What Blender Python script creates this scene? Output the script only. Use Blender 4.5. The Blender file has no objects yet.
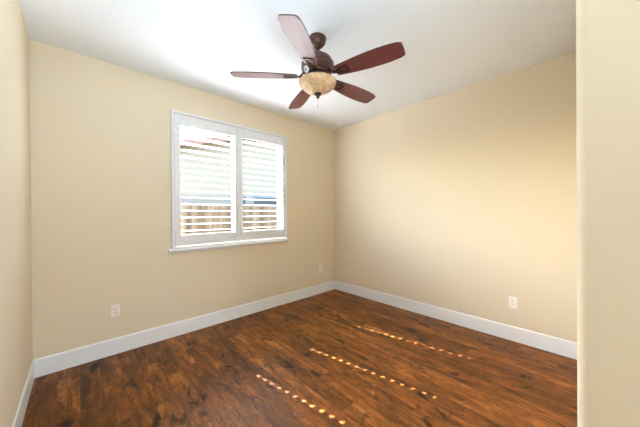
import bpy, bmesh, math, random
from mathutils import Vector, Matrix

random.seed(7)
scene = bpy.context.scene
COL = scene.collection

# ------------------------------------------------------------------ camera
F_PX, YAW, PITCH, ROLL, CAM_H = 259.977, 0.7485, -0.0037, -0.0073, 1.3238
XL, XR, YB, YF, H = -0.2803, 3.2399, 3.1244, 0.042, 2.74
XJ = 0.95            # face of the entry wall's end
YH = -2.60           # end of the entry hall behind the camera


def cam_axes():
    fw = Vector((math.sin(YAW) * math.cos(PITCH), math.cos(YAW) * math.cos(PITCH), math.sin(PITCH)))
    r = Vector((math.cos(YAW), -math.sin(YAW), 0))
    u = r.cross(fw)
    c, s = math.cos(ROLL), math.sin(ROLL)
    return r * c + u * s, -r * s + u * c, fw


cR, cU, cF = cam_axes()
cam = bpy.data.cameras.new('camera')
cam.sensor_width = 36.0
cam.lens = 36.0 * F_PX / 640.0
cam.clip_start = 0.02
cam_o = bpy.data.objects.new('camera', cam)
m = Matrix((cR, cU, -cF)).transposed().to_4x4()
m.translation = Vector((0, 0, CAM_H))
cam_o.matrix_world = m
COL.objects.link(cam_o)
scene.camera = cam_o

# ------------------------------------------------------------------ world, sun, lights, exposure
SUN_DIR = Vector((-0.188, 1.0, 0.955)).normalized()      # towards the sun
world = bpy.data.worlds.new('world')
scene.world = world
world.use_nodes = True
wn = world.node_tree
bg = wn.nodes['Background']
sky = wn.nodes.new('ShaderNodeTexSky')
sky.sky_type = 'NISHITA'
sky.sun_disc = False
sky.sun_elevation = math.asin(SUN_DIR.z)
sky.sun_rotation = math.atan2(SUN_DIR.x, SUN_DIR.y)
sky.air_density = 1.0
sky.dust_density = 3.0
sky.ozone_density = 1.0
wn.links.new(sky.outputs[0], bg.inputs[0])
bg.inputs[1].default_value = 7.3

sun = bpy.data.lights.new('sun', 'SUN')
sun.energy = 77.0
sun.angle = 0.004
sun.color = (0.97, 0.975, 1.0)
sun_o = bpy.data.objects.new('sun', sun)
sun_o.rotation_euler = SUN_DIR.to_track_quat('Z', 'Y').to_euler()
sun_o.location = (0, 6, 8)
COL.objects.link(sun_o)


def area(name, loc, direction, size, energy, color):
    l = bpy.data.lights.new(name, 'AREA')
    l.shape = 'DISK'
    l.size = size
    l.energy = energy
    l.color = color
    o = bpy.data.objects.new(name, l)
    o.location = loc
    o.rotation_euler = Vector(direction).to_track_quat('-Z', 'Y').to_euler()
    COL.objects.link(o)
    return o


# the photographer's flash, turned up at the ceiling beside the camera
area('bounced_flash', (0.45, 0.35, 1.85), (-0.22, 0.22, 1.0), 0.30, 31.0, (0.60, 0.84, 1.0))
# light portal at the window (it only guides the sky's sampling)
po = area('portal', (1.494, YB + 0.20, 1.688), (0, -1, 0), 1.0, 1.0, (1, 1, 1))
po.data.shape = 'RECTANGLE'
po.data.size, po.data.size_y = 1.50, 1.50
po.data.cycles.is_portal = True
# added fill light, unseen in the hall behind the camera; lifts the low back wall
hl = area('hall_fill', (0.55, YH + 0.06, 1.20), (-0.05, 1.0, 0.0), 1.0, 50.0, (0.76, 0.89, 1.0))
hl.data.shape = 'RECTANGLE'
hl.data.size, hl.data.size_y = 0.70, 1.90

vs = scene.view_settings
vs.view_transform = 'Standard'
vs.look = 'None'
vs.exposure = 0.12
vs.gamma = 1.0
vs.use_curve_mapping = False
scene.display_settings.display_device = 'sRGB'
scene.cycles.use_denoising = True
scene.cycles.use_adaptive_sampling = False
scene.cycles.max_bounces = 16
scene.cycles.diffuse_bounces = 10
scene.cycles.transparent_max_bounces = 24
scene.cycles.sample_clamp_indirect = 12.0


# ------------------------------------------------------------------ materials
def new_mat(name):
    mt = bpy.data.materials.new(name)
    mt.use_nodes = True
    nt = mt.node_tree
    return mt, nt, nt.nodes['Principled BSDF']


def plain(name, color, rough=0.5, spec=0.5, metallic=0.0, bump=0.0, bscale=80.0, mottle=0.0):
    mt, nt, b = new_mat(name)
    b.inputs['Base Color'].default_value = (*color, 1)
    b.inputs['Roughness'].default_value = rough
    b.inputs['Specular IOR Level'].default_value = spec
    b.inputs['Metallic'].default_value = metallic
    tc = nt.nodes.new('ShaderNodeTexCoord')
    nz = nt.nodes.new('ShaderNodeTexNoise')
    nz.inputs['Scale'].default_value = bscale
    nz.inputs['Detail'].default_value = 4.0
    nt.links.new(tc.outputs['Object'], nz.inputs['Vector'])
    if bump:
        bp = nt.nodes.new('ShaderNodeBump')
        bp.inputs['Strength'].default_value = bump
        bp.inputs['Distance'].default_value = 0.004
        nt.links.new(nz.outputs['Fac'], bp.inputs['Height'])
        nt.links.new(bp.outputs['Normal'], b.inputs['Normal'])
    if mottle:
        mx = nt.nodes.new('ShaderNodeMixRGB')
        mx.inputs[1].default_value = (*[c * (1 - mottle) for c in color], 1)
        mx.inputs[2].default_value = (*[min(1, c * (1 + mottle)) for c in color], 1)
        nt.links.new(nz.outputs['Fac'], mx.inputs[0])
        nt.links.new(mx.outputs[0], b.inputs['Base Color'])
    return mt


def mth(nt, op, a, b=None, c=None):
    n = nt.nodes.new('ShaderNodeMath')
    n.operation = op
    for i, v in enumerate((a, b, c)):
        if v is None:
            continue
        if isinstance(v, (int, float)):
            n.inputs[i].default_value = v
        else:
            nt.links.new(v, n.inputs[i])
    return n.outputs[0]


def floor_material():
    mt, nt, b = new_mat('hand_scraped_plank_floor')
    L = nt.links
    tc = nt.nodes.new('ShaderNodeTexCoord')
    sp = nt.nodes.new('ShaderNodeSeparateXYZ')
    L.new(tc.outputs['Object'], sp.inputs[0])
    X, Y = sp.outputs['X'], sp.outputs['Y']
    W, LEN = 0.127, 1.22
    u = mth(nt, 'DIVIDE', X, W)
    iu = mth(nt, 'FLOOR', u)
    fu = mth(nt, 'FRACT', u)
    wn1 = nt.nodes.new('ShaderNodeTexWhiteNoise')
    wn1.noise_dimensions = '1D'
    L.new(iu, wn1.inputs['W'])
    v = mth(nt, 'ADD', mth(nt, 'DIVIDE', Y, LEN), mth(nt, 'MULTIPLY', wn1.outputs['Value'], 7.3))
    iv = mth(nt, 'FLOOR', v)
    fv = mth(nt, 'FRACT', v)
    cid = nt.nodes.new('ShaderNodeCombineXYZ')
    L.new(iu, cid.inputs[0])
    L.new(iv, cid.inputs[1])
    wn2 = nt.nodes.new('ShaderNodeTexWhiteNoise')
    wn2.noise_dimensions = '2D'
    L.new(cid.outputs[0], wn2.inputs['Vector'])
    prand = wn2.outputs['Value']
    # grain coordinates, shifted per plank
    gx = mth(nt, 'ADD', X, mth(nt, 'MULTIPLY', prand, 13.0))
    gy = mth(nt, 'ADD', Y, mth(nt, 'MULTIPLY', prand, 31.0))

    def noise(sx, sy, detail=5, rough=0.6, dist=0.0):
        c = nt.nodes.new('ShaderNodeCombineXYZ')
        L.new(mth(nt, 'MULTIPLY', gx, sx), c.inputs[0])
        L.new(mth(nt, 'MULTIPLY', gy, sy), c.inputs[1])
        n = nt.nodes.new('ShaderNodeTexNoise')
        n.inputs['Scale'].default_value = 1.0
        n.inputs['Detail'].default_value = detail
        n.inputs['Roughness'].default_value = rough
        n.inputs['Distortion'].default_value = dist
        L.new(c.outputs[0], n.inputs['Vector'])
        return n.outputs['Fac']
    grain = noise(95, 4.0, 6, 0.65)
    broad = noise(13, 2.6, 4, 0.6, 0.8)
    blot = noise(17, 6.5, 5, 0.65, 1.2)

    def ramp(fac, stops):
        r = nt.nodes.new('ShaderNodeValToRGB')
        r.color_ramp.elements[0].position = stops[0][0]
        r.color_ramp.elements[0].color = (*stops[0][1], 1)
        r.color_ramp.elements[1].position = stops[-1][0]
        r.color_ramp.elements[1].color = (*stops[-1][1], 1)
        for p, c in stops[1:-1]:
            e = r.color_ramp.elements.new(p)
            e.color = (*c, 1)
        L.new(fac, r.inputs[0])
        return r.outputs[0]
    tone = mth(nt, 'ADD', mth(nt, 'MULTIPLY', broad, 0.62),
               mth(nt, 'ADD', mth(nt, 'MULTIPLY', grain, 0.30), mth(nt, 'MULTIPLY', prand, 0.09)))
    tone = mth(nt, 'ADD', tone, 0.03)
    base = ramp(tone, [(0.32, (0.034, 0.011, 0.004)), (0.46, (0.092, 0.032, 0.007)),
                       (0.58, (0.180, 0.064, 0.013)), (0.72, (0.34, 0.140, 0.032))])
    # dark knots and scraped streaks
    dark = ramp(blot, [(0.30, (0.13, 0.11, 0.10)), (0.44, (1, 1, 1))])
    mx = nt.nodes.new('ShaderNodeMixRGB')
    mx.blend_type = 'MULTIPLY'
    mx.inputs[0].default_value = 0.9
    L.new(base, mx.inputs[1])
    L.new(dark, mx.inputs[2])
    knot = noise(7.5, 4.6, 3, 0.5, 0.6)
    kd = ramp(knot, [(0.31, (0.09, 0.07, 0.06)), (0.40, (1, 1, 1))])
    mk = nt.nodes.new('ShaderNodeMixRGB')
    mk.blend_type = 'MULTIPLY'
    mk.inputs[0].default_value = 0.9
    L.new(mx.outputs[0], mk.inputs[1])
    L.new(kd, mk.inputs[2])
    mott = ramp(noise(30, 15, 4, 0.6, 0.8), [(0.34, (0.84, 0.80, 0.77)), (0.62, (1.28, 1.22, 1.16))])
    mm = nt.nodes.new('ShaderNodeMixRGB')
    mm.blend_type = 'MULTIPLY'
    mm.inputs[0].default_value = 1.0
    L.new(mk.outputs[0], mm.inputs[1])
    L.new(mott, mm.inputs[2])
    mx = mm
    # plank joints
    eu = mth(nt, 'MINIMUM', fu, mth(nt, 'SUBTRACT', 1.0, fu))
    ev = mth(nt, 'MULTIPLY', mth(nt, 'MINIMUM', fv, mth(nt, 'SUBTRACT', 1.0, fv)), LEN / W)
    edge = mth(nt, 'MINIMUM', eu, ev)
    js = mth(nt, 'MINIMUM', mth(nt, 'DIVIDE', edge, 0.018), 1.0)
    jf = mth(nt, 'ADD', mth(nt, 'MULTIPLY', js, 0.45), 0.55)
    mj = nt.nodes.new('ShaderNodeMixRGB')
    mj.blend_type = 'MULTIPLY'
    mj.inputs[0].default_value = 1.0
    L.new(mx.outputs[0], mj.inputs[1])
    L.new(jf, mj.inputs[2])
    L.new(mj.outputs[0], b.inputs['Base Color'])
    rg = mth(nt, 'ADD', mth(nt, 'MULTIPLY', grain, 0.16), 0.34)
    L.new(rg, b.inputs['Roughness'])
    b.inputs['Specular IOR Level'].default_value = 0.18
    hgt = mth(nt, 'ADD', mth(nt, 'MULTIPLY', js, 0.5),
              mth(nt, 'ADD', mth(nt, 'MULTIPLY', grain, 0.35), mth(nt, 'MULTIPLY', broad, 0.6)))
    bp = nt.nodes.new('ShaderNodeBump')
    bp.inputs['Strength'].default_value = 0.35
    bp.inputs['Distance'].default_value = 0.003
    L.new(hgt, bp.inputs['Height'])
    L.new(bp.outputs['Normal'], b.inputs['Normal'])
    return mt


def wood(name, c_dark, c_light, axis_scale, rough, spec=0.5):
    """straight-grained wood; axis_scale stretches the noise along the grain"""
    mt, nt, b = new_mat(name)
    tc = nt.nodes.new('ShaderNodeTexCoord')
    mp = nt.nodes.new('ShaderNodeMapping')
    mp.inputs['Scale'].default_value = axis_scale
    nz = nt.nodes.new('ShaderNodeTexNoise')
    nz.inputs['Scale'].default_value = 1.0
    nz.inputs['Detail'].default_value = 5
    nt.links.new(tc.outputs['Object'], mp.inputs[0])
    nt.links.new(mp.outputs[0], nz.inputs['Vector'])
    r = nt.nodes.new('ShaderNodeValToRGB')
    r.color_ramp.elements[0].position = 0.3
    r.color_ramp.elements[0].color = (*c_dark, 1)
    r.color_ramp.elements[1].position = 0.7
    r.color_ramp.elements[1].color = (*c_light, 1)
    nt.links.new(nz.outputs['Fac'], r.inputs[0])
    nt.links.new(r.outputs[0], b.inputs['Base Color'])
    b.inputs['Roughness'].default_value = rough
    b.inputs['Specular IOR Level'].default_value = spec
    return mt


def fence_material():
    mt = wood('weathered_cedar_board', (0.032, 0.018, 0.009), (0.122, 0.076, 0.037), (22.0, 22.0, 1.2), 0.85, 0.2)
    nt = mt.node_tree
    b = nt.nodes['Principled BSDF']
    src = b.inputs['Base Color'].links[0].from_socket
    tc = nt.nodes.new('ShaderNodeTexCoord')
    sp = nt.nodes.new('ShaderNodeSeparateXYZ')
    nt.links.new(tc.outputs['Object'], sp.inputs[0])
    w = nt.nodes.new('ShaderNodeTexWhiteNoise')
    w.noise_dimensions = '1D'
    nt.links.new(mth(nt, 'FLOOR', mth(nt, 'DIVIDE', sp.outputs['X'], 0.147)), w.inputs['W'])
    f = mth(nt, 'ADD', mth(nt, 'MULTIPLY', w.outputs['Value'], 0.75), 0.45)
    mx = nt.nodes.new('ShaderNodeMixRGB')
    mx.blend_type = 'MULTIPLY'
    mx.inputs[0].default_value = 1.0
    nt.links.new(src, mx.inputs[1])
    nt.links.new(f, mx.inputs[2])
    nt.links.new(mx.outputs[0], b.inputs['Base Color'])
    return mt


def alabaster():
    mt, nt, b = new_mat('amber_alabaster_glass')
    tc = nt.nodes.new('ShaderNodeTexCoord')
    nz = nt.nodes.new('ShaderNodeTexNoise')
    nz.inputs['Scale'].default_value = 9.0
    nz.inputs['Detail'].default_value = 3
    nz.inputs['Distortion'].default_value = 2.2
    nt.links.new(tc.outputs['Object'], nz.inputs['Vector'])
    r = nt.nodes.new('ShaderNodeValToRGB')
    r.color_ramp.elements[0].position = 0.35
    r.color_ramp.elements[0].color = (0.55, 0.34, 0.18, 1)
    r.color_ramp.elements[1].position = 0.65
    r.color_ramp.elements[1].color = (0.78, 0.61, 0.42, 1)
    nt.links.new(nz.outputs['Fac'], r.inputs[0])
    nt.links.new(r.outputs[0], b.inputs['Base Color'])
    b.inputs['Roughness'].default_value = 0.28
    b.inputs['Transmission Weight'].default_value = 0.0
    b.inputs['Subsurface Weight'].default_value = 0.25
    b.inputs['Subsurface Radius'].default_value = (0.03, 0.02, 0.01)
    b.inputs['Subsurface Scale'].default_value = 0.5
    return mt


def pane_glass():
    mt = bpy.data.materials.new('clear_window_glass')
    mt.use_nodes = True
    nt = mt.node_tree
    for n in list(nt.nodes):
        if n.type != 'OUTPUT_MATERIAL':
            nt.nodes.remove(n)
    out = [n for n in nt.nodes if n.type == 'OUTPUT_MATERIAL'][0]
    t = nt.nodes.new('ShaderNodeBsdfTransparent')
    t.inputs[0].default_value = (0.93, 0.95, 0.94, 1)
    g = nt.nodes.new('ShaderNodeBsdfGlossy')
    g.inputs['Roughness'].default_value = 0.02
    lw = nt.nodes.new('ShaderNodeLayerWeight')
    refl = mth(nt, 'ADD', mth(nt, 'MULTIPLY', mth(nt, 'POWER', lw.outputs['Facing'], 5.0), 0.12), 0.0001)
    mx = nt.nodes.new('ShaderNodeMixShader')
    nt.links.new(refl, mx.inputs[0])
    nt.links.new(t.outputs[0], mx.inputs[1])
    nt.links.new(g.outputs[0], mx.inputs[2])
    nt.links.new(mx.outputs[0], out.inputs[0])
    return mt


M = {
    'wall': plain('beige_orange_peel_paint', (0.722, 0.632, 0.488), 0.75, 0.25, bump=0.10, bscale=140.0),
    'ceiling': plain('flat_white_ceiling_paint', (0.84, 0.885, 0.95), 0.9, 0.2, bump=0.08, bscale=110.0),
    'trim': plain('white_semigloss_trim_paint', (0.81, 0.835, 0.875), 0.35, 0.45),
    'shutter': plain('white_shutter_lacquer', (0.725, 0.74, 0.765), 0.38, 0.45),
    'vinyl': plain('white_window_vinyl', (0.82, 0.83, 0.83), 0.4, 0.45),
    'floor': floor_material(),
    'plate': plain('ivory_white_plastic', (0.86, 0.82, 0.76), 0.35, 0.5),
    'slot': plain('dark_socket_slot', (0.06, 0.05, 0.05), 0.6, 0.3),
    'screw': plain('painted_screw_head', (0.55, 0.52, 0.48), 0.35, 0.5, metallic=0.5),
    'bronze': plain('oil_rubbed_bronze', (0.085, 0.037, 0.030), 0.30, 0.5, metallic=0.35, mottle=0.25, bscale=14.0),
    'iron': plain('dark_bronze_bracket', (0.040, 0.018, 0.015), 0.35, 0.5, metallic=0.4),
    'blade': wood('mahogany_fan_blade', (0.095, 0.025, 0.024), (0.185, 0.056, 0.050), (3.0, 60.0, 60.0), 0.30, 0.5),
    'blade_edge': plain('dark_blade_edge', (0.045, 0.016, 0.014), 0.4, 0.4),
    'alabaster': alabaster(),
    'chain': plain('antique_brass_chain', (0.45, 0.36, 0.26), 0.35, 0.5, metallic=0.8),
    'badge': plain('pale_badge_enamel', (0.75, 0.74, 0.74), 0.4, 0.5),
    'glass': pane_glass(),
    'fence': fence_material(),
    'fence_grey': wood('grey_fence_rail_wood', (0.05, 0.032, 0.02), (0.11, 0.075, 0.05), (1.2, 22.0, 22.0), 0.85, 0.2),
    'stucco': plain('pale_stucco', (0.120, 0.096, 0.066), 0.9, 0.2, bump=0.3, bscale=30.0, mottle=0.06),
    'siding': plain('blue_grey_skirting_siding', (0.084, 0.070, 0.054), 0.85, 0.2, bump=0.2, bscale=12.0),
    'fascia': plain('red_brown_fascia_paint', (0.10, 0.045, 0.032), 0.7, 0.3),
    'tile': plain('brown_roof_tile', (0.20, 0.13, 0.10), 0.85, 0.2, bump=0.4, bscale=8.0, mottle=0.2),
    'dark_frame': plain('dark_grey_window_frame', (0.06, 0.06, 0.065), 0.5, 0.4),
    'dark_glass': plain('dark_house_window_glass', (0.02, 0.02, 0.02), 0.3, 0.08),
    'ground': plain('dry_backyard_ground', (0.11, 0.10, 0.08), 0.95, 0.1, bump=0.5, bscale=5.0, mottle=0.25),
}


# ------------------------------------------------------------------ mesh helpers
def box(bm, x0, x1, y0, y1, z0, z1, mi=0, mat=None):
    vv = [bm.verts.new((x, y, z)) for x in (x0, x1) for y in (y0, y1) for z in (z0, z1)]
    if mat is not None:
        for v in vv:
            v.co = mat @ v.co
    fs = []
    for idx in ((0, 1, 3, 2), (4, 6, 7, 5), (0, 4, 5, 1), (2, 3, 7, 6), (0, 2, 6, 4), (1, 5, 7, 3)):
        f = bm.faces.new([vv[i] for i in idx])
        f.material_index = mi
        fs.append(f)
    return fs


def prism(bm, pts, lo, hi, axis='z', mi=0):
    """extrude a 2-D outline between lo and hi along an axis"""
    def P(a, b, t):
        return {'z': (a, b, t), 'y': (a, t, b), 'x': (t, a, b)}[axis]
    A = [bm.verts.new(P(a, b, lo)) for a, b in pts]
    B = [bm.verts.new(P(a, b, hi)) for a, b in pts]
    n = len(pts)
    fs = [bm.faces.new(A), bm.faces.new(list(reversed(B)))]
    for i in range(n):
        fs.append(bm.faces.new((A[i], B[i], B[(i + 1) % n], A[(i + 1) % n])))
    for f in fs:
        f.material_index = mi
    return fs


def lathe(bm, prof, seg=48, mi=0, off=(0, 0, 0)):
    rings = []
    for r, z in prof:
        if r < 1e-6:
            rings.append([bm.verts.new((off[0], off[1], z + off[2]))])
        else:
            rings.append([bm.verts.new((off[0] + r * math.cos(2 * math.pi * k / seg),
                                        off[1] + r * math.sin(2 * math.pi * k / seg), z + off[2])) for k in range(seg)])
    for a, b in zip(rings, rings[1:]):
        for k in range(seg):
            k2 = (k + 1) % seg
            if len(a) == 1 and len(b) == 1:
                continue
            if len(a) == 1:
                f = bm.faces.new((a[0], b[k], b[k2]))
            elif len(b) == 1:
                f = bm.faces.new((a[k], a[k2], b[0]))
            else:
                f = bm.faces.new((a[k], a[k2], b[k2], b[k]))
            f.material_index = mi
            f.smooth = True


def obj(name, bm, mats, parent=None, bevel=0.0, smooth=False, loc=None, segs=2):
    bmesh.ops.recalc_face_normals(bm, faces=bm.faces[:])
    me = bpy.data.meshes.new(name)
    bm.to_mesh(me)
    bm.free()
    if not isinstance(mats, (list, tuple)):
        mats = [mats]
    for mm in mats:
        me.materials.append(mm)
    if smooth:
        for p in me.polygons:
            p.use_smooth = True
    o = bpy.data.objects.new(name, me)
    COL.objects.link(o)
    if parent is not None:
        o.parent = parent
    if loc is not None:
        o.location = loc
    if bevel:
        bv = o.modifiers.new('bevel', 'BEVEL')
        bv.width = bevel
        bv.segments = segs
        bv.limit_method = 'ANGLE'
        bv.angle_limit = math.radians(40)
    return o


def empty(name, loc, label, cat, group=None, rotz=0.0):
    o = bpy.data.objects.new(name, None)
    o.empty_display_size = 0.1
    o.location = loc
    o.rotation_euler = (0, 0, rotz)
    COL.objects.link(o)
    o['label'] = label
    o['category'] = cat
    if group:
        o['group'] = group
    return o


def struct(o, label, cat):
    o['kind'] = 'structure'
    o['label'] = label
    o['category'] = cat
    return o


# ------------------------------------------------------------------ room shell
T = 0.15
# window opening in the back wall
WX0, WX1, WZ0, WZ1 = 0.755, 2.206, 0.966, 2.403

bm = bmesh.new()
box(bm, XL - T, XR + T, YH - T, YB + T, -0.12, 0.0)
struct(obj('floor', bm, M['floor']), 'dark red-brown hand-scraped wood plank floor', 'floor')

bm = bmesh.new()
box(bm, XL - T, XR + T, YH - T, YB + T, H, H + 0.12)
struct(obj('ceiling', bm, M['ceiling']), 'flat white ceiling above the fan', 'ceiling')

bm = bmesh.new()
box(bm, XL - T, WX0, YB, YB + T, 0, H)
box(bm, WX1, XR + T, YB, YB + T, 0, H)
box(bm, WX0, WX1, YB, YB + T, 0, WZ0)
box(bm, WX0, WX1, YB, YB + T, WZ1, H)
bmesh.ops.remove_doubles(bm, verts=bm.verts[:], dist=1e-5)
struct(obj('wall_back', bm, M['wall']), 'beige wall that holds the shuttered window', 'wall')

bm = bmesh.new()
box(bm, XL - T, XL, YH, YB, 0, H)
struct(obj('wall_left', bm, M['wall']), 'bright beige wall running past the camera into the far corner', 'wall')

bm = bmesh.new()
box(bm, XR, XR + T, YF - T, YB, 0, H)
struct(obj('wall_right', bm, M['wall']), 'plain beige wall with one outlet low down', 'wall')

# the wall between room and entry hall, its end rounded (bullnose corner)
RN = 0.021
pts = [(XR, YF), (XR, YF - T), (XJ + T, YF - T), (XJ + T, YH), (XJ, YH)]
for k in range(0, 13):
    a = math.pi - k * (math.pi / 2) / 12
    pts.append((XJ + RN + RN * math.cos(a), YF - RN + RN * math.sin(a)))
bm = bmesh.new()
fs = prism(bm, pts, 0, H, 'z')
o = struct(obj('wall_front', bm, M['wall']), 'near beige wall end with a rounded corner at the entry', 'wall')
for p in o.data.polygons:
    p.use_smooth = abs(p.normal.z) < 0.5
es = o.modifiers.new('edges', 'EDGE_SPLIT')
es.split_angle = math.radians(30)

bm = bmesh.new()
box(bm, XL - T, XJ + T, YH - T, YH, 0, H)
struct(obj('wall_rear', bm, M['wall']), 'beige wall closing the entry hall', 'wall')

BH, BT = 0.150, 0.009


def board_profile(t=BT):
    return [(0, 0), (t, 0), (t, BH - 0.012), (t - 0.003, BH - 0.004), (t - 0.007, BH), (0, BH)]


def baseboard(name, axis, at, sign, lo, hi, label):
    b_ = bmesh.new()
    if axis == 'x':      # runs along x on plane y = at
        A = [(at + sign * d, z) for d, z in board_profile()]
        prism(b_, A, lo, hi, 'x')
    else:
        A = [(at + sign * d, z) for d, z in board_profile()]
        prism(b_, A, lo, hi, 'y')
    return struct(obj(name, b_, M['trim']), label, 'baseboard')


baseboard('baseboard_back', 'x', YB, -1, XL, XR, 'tall white baseboard under the window')
baseboard('baseboard_left', 'y', XL, 1, YH, YB - BT, 'tall white baseboard along the left wall')
baseboard('baseboard_right', 'y', XR, -1, YF, YB - BT, 'tall white baseboard along the right wall')
baseboard('baseboard_front', 'x', YF, 1, XJ + RN, XR - BT, 'white baseboard on the room side of the entry wall')

# ------------------------------------------------------------------ window_1: vinyl slider behind the shutters
GY = YB + 0.115
bm = bmesh.new()
y0, y1 = YB + 0.088, YB + 0.142
box(bm, WX0, WX0 + 0.024, y0, y1, WZ0, WZ1)
box(bm, WX1 - 0.040, WX1, y0, y1, WZ0, WZ1)
box(bm, WX0 + 0.024, WX1 - 0.040, y0, y1, WZ0, WZ0 + 0.045)
box(bm, WX0 + 0.024, WX1 - 0.040, y0, y1, WZ1 - 0.045, WZ1)
box(bm, 1.455, 1.487, y0 + 0.004, y1 - 0.010, WZ0 + 0.045, WZ1 - 0.045)
box(bm, 1.491, 1.541, y0 + 0.012, y1 - 0.004, WZ0 + 0.045, WZ1 - 0.045)
w1 = struct(obj('window_1', bm, M['vinyl'], bevel=0.003), 'white two-pane sliding window behind the shutters', 'window')
for k, (a, b_) in enumerate(((WX0 + 0.024, 1.455), (1.541, WX1 - 0.040))):
    bm = bmesh.new()
    box(bm, a, b_, GY - 0.002, GY + 0.002, WZ0 + 0.045, WZ1 - 0.045)
    obj('pane', bm, M['glass'], w1)

# window sill (stool) with a moulded edge
bm = bmesh.new()
prof = [(YB, 0.935), (YB - 0.052, 0.935), (YB - 0.056, 0.931), (YB - 0.056, 0.917), (YB - 0.050, 0.912),
        (YB - 0.030, 0.910), (YB - 0.024, 0.900), (YB - 0.018, 0.890), (YB, 0.888)]
prism(bm, [(y_, z_ + 0.007) for y_, z_ in prof], 0.692, 2.232, 'x')
struct(obj('trim_1', bm, M['trim']), 'white moulded sill ledge under the shutters', 'window sill')

# ------------------------------------------------------------------ plantation shutters
SY = YB - 0.012                     # middle of the panels
shut = empty('plantation_shutters', (1.478, YB, 0.942),
             'pair of white plantation shutters with open slats over the window', 'window shutter')


def rel(o, parent):
    o.location = o.location - parent.location


def local(name, bm, mats, parent, base, **kw):
    """mesh given in world space, stored relative to its parent's base point"""
    bmesh.ops.translate(bm, verts=bm.verts[:], vec=-Vector(base))
    return obj(name, bm, mats, parent, **kw)


SB = (1.478, YB, 0.942)
bm = bmesh.new()
fx0, fx1, fz0, fz1 = 0.727, 2.226, 0.942, 2.430
fw_ = 0.024
box(bm, fx0, fx0 + fw_, YB - 0.034, YB, fz0, fz1)
box(bm, fx1 - fw_, fx1, YB - 0.034, YB, fz0, fz1)
box(bm, fx0 + fw_, fx1 - fw_, YB - 0.034, YB, fz1 - fw_, fz1)
box(bm, fx0 + fw_, fx1 - fw_, YB - 0.034, YB, fz0, fz0 + fw_)
# inner lip
box(bm, fx0 + fw_, fx0 + fw_ + 0.003, YB - 0.028, YB + 0.06, fz0 + fw_, fz1 - fw_)
box(bm, fx1 - fw_ - 0.003, fx1 - fw_, YB - 0.028, YB + 0.06, fz0 + fw_, fz1 - fw_)
local('shutter_frame', bm, M['shutter'], shut, SB, bevel=0.004)

PANELS = [(0.757, 1.476, 0.815, 1.434), (1.480, 2.196, 1.539, 2.150)]
PZ0, PZ1, LZ0, LZ1 = 0.969, 2.403, 1.094, 2.283
NL = 16
PITCH_Z = (LZ1 - LZ0) / NL
NC = 0.046
CH, TH, TILT = 0.080, 0.0105, math.radians(5.0)


def louver_mesh(length):
    """aerofoil slat along x, centred; its ends step back around the pivot pin"""
    b_ = bmesh.new()
    N = 20

    def ring(x, ch, th):
        out = []
        for k in range(N):
            a = 2 * math.pi * k / N
            yy = ch / 2 * math.cos(a)
            zz = th / 2 * math.copysign(abs(math.sin(a)) ** 0.8, math.sin(a))
            # inner edge (towards the room, -y) higher
            out.append(b_.verts.new((x, yy * math.cos(TILT) + zz * math.sin(TILT),
                                     -yy * math.sin(TILT) + zz * math.cos(TILT))))
        return out
    h = length / 2
    nt_ = 0.029
    secs = [(-h, NC), (-h + nt_, NC), (-h + nt_ + 0.0005, CH), (h - nt_ - 0.0005, CH), (h - nt_, NC), (h, NC)]
    rs = [ring(x, c, TH if c > 0.06 else TH * 0.8) for x, c in secs]
    for a, c in zip(rs, rs[1:]):
        for k in range(N):
            f = b_.faces.new((a[k], a[(k + 1) % N], c[(k + 1) % N], c[k]))
            f.smooth = True
    b_.faces.new(rs[0])
    b_.faces.new(rs[-1])
    return b_


for px0, px1, lx0, lx1 in PANELS:
    ph = 0.0155
    bm = bmesh.new()
    box(bm, px0, lx0, SY - ph, SY + ph, PZ0, PZ1)
    box(bm, lx1, px1, SY - ph, SY + ph, PZ0, PZ1)
    box(bm, lx0, lx1, SY - ph + 0.001, SY + ph - 0.001, PZ0, LZ0)
    box(bm, lx0, lx1, SY - ph + 0.001, SY + ph - 0.001, LZ1, PZ1)
    panel = local('shutter_panel', bm, M['shutter'], shut, SB, bevel=0.003)
    first = None
    for k in range(NL):
        z = LZ0 + (k + 0.5) * PITCH_Z
        if first is None:
            first = obj('louver', louver_mesh(lx1 - lx0), M['shutter'], panel)
            lv = first
        else:
            lv = first.copy()
            COL.objects.link(lv)
            lv.parent = panel
        lv.location = Vector(((lx0 + lx1) / 2, SY, z)) - Vector(SB)
    # hinges on the outer stile
    ox = px0 - 0.002 if px0 < 1 else px1 + 0.002
    for z in (1.16, 2.22):
        bm = bmesh.new()
        lathe(bm, [(0, -0.032), (0.005, -0.032), (0.005, 0.032), (0, 0.032)], 12)
        hg = obj('hinge', bm, M['shutter'], panel)
        hg.location = Vector((ox, SY - ph - 0.004, z)) - Vector(SB)


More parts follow.
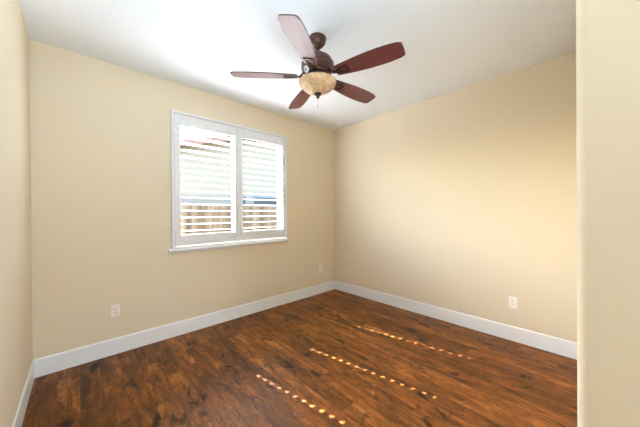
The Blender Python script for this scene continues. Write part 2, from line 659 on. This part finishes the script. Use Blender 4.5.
# ------------------------------------------------------------------ electrical outlets
def outlet(loc, rotz, label):
    """built facing -y"""
    t = empty('wall_outlet', loc, label, 'electrical outlet', rotz=rotz)
    b_ = bmesh.new()
    box(b_, -0.035, 0.035, -0.006, 0.0, -0.057, 0.057)
    obj('cover_plate', b_, M['plate'], t, bevel=0.003)
    for sz in (-0.0195, 0.0195):
        b_ = bmesh.new()
        pts_ = []
        for k in range(20):
            a = 2 * math.pi * k / 20
            pts_.append((max(-0.0165, min(0.0165, 0.0195 * math.cos(a))), sz + 0.0145 * math.sin(a)))
        prism(b_, pts_, -0.0085, -0.005, 'y')
        s = obj('socket', b_, M['plate'], t)
        b_ = bmesh.new()
        box(b_, -0.0075, -0.0050, -0.0090, -0.0083, sz - 0.002, sz + 0.008)
        box(b_, 0.0050, 0.0075, -0.0090, -0.0083, sz - 0.001, sz + 0.007)
        prism(b_, [(0.0028 * math.cos(a * math.pi / 5), sz - 0.0075 + 0.0028 * math.sin(a * math.pi / 5)) for a in range(10)],
              -0.0090, -0.0083, 'y')
        obj('slot', b_, M['slot'], s)
    b_ = bmesh.new()
    prism(b_, [(0.003 * math.cos(a * math.pi / 6), 0.003 * math.sin(a * math.pi / 6)) for a in range(12)], -0.0075, -0.005, 'y')
    obj('screw', b_, M['screw'], t)
    return t


outlet((0.249, YB, 0.410), 0.0, 'white outlet low on the window wall, below and left of the window')
outlet((2.904, YB, 0.397), 0.0, 'white outlet low on the window wall, right beside the far corner')
outlet((XR, 0.605, 0.392), -math.pi / 2, 'white outlet alone on the plain wall without a window')

# ------------------------------------------------------------------ ceiling fan
FX, FY = 1.432, 1.557
FS = 1.03              # size of the fan below its hanger
fan = empty('ceiling_fan', (FX, FY, 2.288),
            'five-blade dark mahogany ceiling fan with an amber glass light bowl', 'ceiling fan')
FB = 2.288


def fz(z):
    return CAM_H + (z - CAM_H) * FS



def fl(name, prof, mat, parent=fan, seg=48, off=(0, 0, 0)):
    b_ = bmesh.new()
    lathe(b_, [(r * FS, (fz(z) if z < 2.62 else z) - FB) for r, z in prof], seg, 0, off)
    o_ = obj(name, b_, mat, parent)
    e_ = o_.modifiers.new('edges', 'EDGE_SPLIT')
    e_.split_angle = math.radians(38)
    return o_


fl('canopy', [(0, H), (0.066, H), (0.069, H - 0.004), (0.069, H - 0.016), (0.065, H - 0.020), (0.066, H - 0.024), (0.064, H - 0.038),
              (0.057, H - 0.052), (0.046, H - 0.064), (0.034, H - 0.072), (0.026, H - 0.076), (0.024, H - 0.081), (0.0, H - 0.081)],
   M['bronze'])
fl('downrod', [(0, 2.68), (0.0135, 2.68), (0.0135, 2.600), (0.022, 2.598), (0.026, 2.590), (0.026, 2.545), (0, 2.545)], M['bronze'], seg=24)
fl('motor_housing', [(0, 2.572), (0.034, 2.572), (0.052, 2.568), (0.060, 2.560), (0.062, 2.551), (0.078, 2.548), (0.098, 2.538),
                     (0.112, 2.524), (0.117, 2.512), (0.113, 2.507), (0.123, 2.502), (0.128, 2.494), (0.128, 2.478), (0.123, 2.473),
                     (0.128, 2.468), (0.128, 2.452), (0.122, 2.446), (0.117, 2.443), (0.117, 2.434), (0.108, 2.426), (0.095, 2.420),
                     (0.092, 2.410), (0, 2.410)], M['bronze'], seg=64)
fl('switch_housing', [(0, 2.412), (0.072, 2.412), (0.076, 2.402), (0.072, 2.390), (0.066, 2.384), (0.072, 2.374), (0.112, 2.364),
                      (0.118, 2.352), (0, 2.352)], M['iron'])
bowl = fl('light_bowl', [(0.120, 2.357), (0.138, 2.357), (0.1450, 2.354), (0.1470, 2.347), (0.144, 2.336), (0.134, 2.320),
                         (0.116, 2.301), (0.094, 2.284), (0.068, 2.271), (0.036, 2.262), (0.0, 2.259)], M['alabaster'], seg=64)
bowl.modifiers.remove(bowl.modifiers[0])
fl('finial', [(0, 2.270), (0.024, 2.267), (0.029, 2.260), (0.026, 2.253), (0.014, 2.246), (0.012, 2.240), (0.014, 2.234),
              (0.009, 2.226), (0.003, 2.220), (0, 2.219)], M['iron'], seg=24)

# pull chains hang from the switch housing beside the finial
for dx, dy, zb in ((-0.012, -0.010, 2.165), (0.010, 0.012, 2.180)):
    b_ = bmesh.new()
    z, zb = fz(2.250), fz(zb)
    while z > zb:
        bmesh.ops.create_icosphere(b_, subdivisions=1, radius=0.0016, matrix=Matrix.Translation((dx, dy, z - FB)))
        z -= 0.0034
    ch = obj('pull_chain', b_, M['chain'], fan, smooth=True)
    b_ = bmesh.new()
    lathe(b_, [(0, 0.0), (0.0025, -0.001), (0.004, -0.008), (0.0035, -0.015), (0, -0.017)], 12, 0, (dx, dy, zb - FB + 0.002))
    obj('pull_bob', b_, M['chain'], ch)

# maker's badge on the housing: a pale oval with dark strokes
toward = Vector((-FX, -FY, 0)).normalized()
side = Vector((-cR.x, -cR.y, 0)).normalized()
bd = (side * 0.80 + toward * 0.62).normalized()
bn = (bd + Vector((0, 0, -0.45))).normalized()
bx = Vector((0, 0, 1)).cross(bn).normalized()
by = bn.cross(bx)
bc = bd * 0.116 + Vector((0, 0, fz(2.418) - FB))
bmat = Matrix((bx, by, bn)).transposed().to_4x4()
bmat.translation = bc
b_ = bmesh.new()
prism(b_, [(0.021 * math.cos(k * math.pi / 16), 0.026 * math.sin(k * math.pi / 16)) for k in range(32)], -0.012, 0.003)
bmesh.ops.transform(b_, matrix=bmat, verts=b_.verts[:])
bdg = obj('badge', b_, M['badge'], fan)
b_ = bmesh.new()
for q in ((-0.0095, -0.0055, -0.014, 0.014), (0.0055, 0.0095, -0.014, 0.014), (-0.0055, 0.0055, -0.003, 0.003)):
    box(b_, q[0], q[1], q[2], q[3], 0.003, 0.0042)
bmesh.ops.transform(b_, matrix=bmat, verts=b_.verts[:])
obj('emblem', b_, M['iron'], bdg)


def blade_outline():
    st = [(0.165, 0.046), (0.20, 0.052), (0.26, 0.0595), (0.34, 0.068), (0.42, 0.0735), (0.50, 0.0755), (0.56, 0.0740),
          (0.61, 0.0690), (0.635, 0.0650), (0.649, 0.0600), (0.659, 0.0550), (0.664, 0.048)]
    up = [(x, w) for x, w in st]
    dn = [(x, -w) for x, w in reversed(st)]
    root = [(0.160, -0.036), (0.160, 0.036)]
    tip = [(0.6665, 0.02), (0.6665, -0.02)]
    return up + tip + dn + root


PITCH_B = math.radians(12.5)
ZB = 2.392


def blade_bm():
    b_ = bmesh.new()
    fs_ = prism(b_, blade_outline(), -0.0035, 0.0035, 'z')
    for f in fs_[2:]:
        f.material_index = 1
    return b_


def bracket_bm():
    b_ = bmesh.new()
    z0_, z1_ = -0.0085, -0.0036
    prism(b_, [(0.165, -0.020), (0.205, -0.030), (0.240, -0.034), (0.262, -0.034), (0.262, -0.022), (0.222, -0.018), (0.205, -0.007),
               (0.205, 0.007), (0.222, 0.018), (0.262, 0.022), (0.262, 0.034), (0.240, 0.034), (0.205, 0.030), (0.165, 0.020)], z0_, z1_)
    box(b_, 0.250, 0.268, -0.040, 0.040, z0_ - 0.001, z1_)
    # arm rising to the motor
    arm = [(0.170, -0.0085), (0.170, -0.0035), (0.140, 0.006), (0.118, 0.030), (0.085, 0.034), (0.085, 0.026), (0.112, 0.022),
           (0.132, -0.003)]
    prism(b_, arm, -0.016, 0.016, 'y')
    return b_


def screw_bm():
    b_ = bmesh.new()
    lathe(b_, [(0, -0.0125), (0.003, -0.0122), (0.005, -0.010), (0.005, -0.0085), (0, -0.0085)], 10)
    return b_


ANG0 = 0.58094 + math.pi
first = None
for k in range(5):
    a = ANG0 + k * 2 * math.pi / 5
    rot = Matrix.Rotation(a, 4, 'Z') @ Matrix.Rotation(-PITCH_B, 4, 'X')
    mloc = Matrix.Translation((0, 0, fz(ZB) - FB)) @ rot @ Matrix.Scale(FS, 4)
    if first is None:
        bl = obj('blade', blade_bm(), [M['blade'], M['blade_edge']], fan)
        br = obj('blade_bracket', bracket_bm(), M['iron'], bl, bevel=0.0012)
        first = [bl, br]
        for sx, sy in ((0.258, -0.030), (0.258, 0.030), (0.185, 0.0)):
            sc = obj('screw', screw_bm(), M['bronze'], bl)
            sc.location = (sx, sy, 0)
            first.append(sc)
    else:
        bl = first[0].copy()
        COL.objects.link(bl)
        bl.parent = fan
        for src in first[1:]:
            c = src.copy()
            COL.objects.link(c)
            c.parent = bl
    bl.matrix_local = mloc

# ------------------------------------------------------------------ outside the window
GZ = -0.25
bm = bmesh.new()
box(bm, -30, 40, YB + T, 60, GZ - 0.3, GZ)
struct(obj('ground', bm, M['ground']), 'dry bare backyard ground outside the window', 'ground')

# board fence
FYD = 8.0
fence = empty('wooden_fence', (4.0, FYD, GZ), 'tan weathered board fence seen through the lower slats', 'fence')
bm = bmesh.new()
x = -7.0
while x < 7.5:
    w = 0.138 + random.uniform(-0.004, 0.004)
    t_ = 1.55 - GZ + random.uniform(-0.012, 0.012)
    yy = random.uniform(-0.004, 0.004)
    prism(bm, [(x, 0.03), (x + w, 0.03), (x + w, t_ - 0.03), (x + w - 0.03, t_), (x + 0.03, t_), (x, t_ - 0.03)], yy - 0.009, yy + 0.009, 'y')
    x += w + random.choice((0.004, 0.006, 0.016))
obj('board_panel', bm, M['fence'], fence)
for rz in (0.32, 0.95, 1.55):
    bm = bmesh.new()
    box(bm, -7.0, 7.5, 0.018, 0.058, rz, rz + 0.085)
    obj('rail', bm, M['fence_grey'], fence)
for px in (-6.9, -4.5, -2.1, 0.3, 2.7, 5.1, 7.4):
    bm = bmesh.new()
    box(bm, px - 0.045, px + 0.045, 0.058, 0.148, 0.0, 1.74)
    obj('post', bm, M['fence_grey'], fence)

# neighbouring house beyond the fence
HY = 11.0
house = empty('neighbour_house', (8.0, HY, GZ), 'pale stucco house with a red-brown gable edge beyond the fence', 'house')
HB = Vector((8.0, HY, GZ))
hx0, hx1, hxr = 2.35, 17.0, 9.6
SL = 0.285


def roof_z(xx):
    return 3.80 + SL * ((xx - 2.35) if xx <= hxr else (2 * hxr - xx - 2.35))


bm = bmesh.new()
prism(bm, [(hx0 - 8.0, 2.05 - GZ), (hx1 - 8.0, 2.05 - GZ), (hx1 - 8.0, roof_z(hx1) - GZ), (hxr - 8.0, roof_z(hxr) - GZ),
           (hx0 - 8.0, roof_z(hx0) - GZ)], 0.0, 8.0, 'y')
obj('gable_wall', bm, M['stucco'], house)
bm = bmesh.new()
box(bm, hx0 - 8.0 - 0.03, hx1 - 8.0 + 0.03, -0.03, 8.0, 0.0, 2.05 - GZ)
obj('skirting', bm, M['siding'], house)
ex0, ex1 = hx0 - 0.5, hx1 + 0.5


def rz_(xx):
    return roof_z(xx) - GZ


bm = bmesh.new()
prism(bm, [(ex0 - 8, rz_(ex0)), (hxr - 8, rz_(hxr)), (ex1 - 8, rz_(ex1)), (ex1 - 8, rz_(ex1) + 0.12), (hxr - 8, rz_(hxr) + 0.12),
           (ex0 - 8, rz_(ex0) + 0.12)], -0.40, 8.4, 'y')
obj('roof', bm, M['tile'], house)
bm = bmesh.new()
prism(bm, [(ex0 - 8, rz_(ex0) - 0.10), (hxr - 8, rz_(hxr) - 0.10), (ex1 - 8, rz_(ex1) - 0.10), (ex1 - 8, rz_(ex1) + 0.13),
           (hxr - 8, rz_(hxr) + 0.13), (ex0 - 8, rz_(ex0) + 0.13)], -0.44, -0.40, 'y')
obj('fascia', bm, M['fascia'], house)
for a, b2 in ((5.30, 5.62), (5.92, 7.30)):
    bm = bmesh.new()
    z0_, z1_ = 1.66 - GZ, 2.12 - GZ
    box(bm, a - 8, b2 - 8, -0.06, -0.03, z0_, z0_ + 0.06)
    box(bm, a - 8, b2 - 8, -0.06, -0.03, z1_ - 0.06, z1_)
    box(bm, a - 8, a - 8 + 0.06, -0.06, -0.03, z0_ + 0.06, z1_ - 0.06)
    box(bm, b2 - 8 - 0.06, b2 - 8, -0.06, -0.03, z0_ + 0.06, z1_ - 0.06)
    wf = obj('house_window', bm, M['dark_frame'], house)
    bm = bmesh.new()
    box(bm, a - 8 + 0.06, b2 - 8 - 0.06, -0.045, -0.03, z0_ + 0.06, z1_ - 0.06)
    obj('pane', bm, M['dark_glass'], wf)
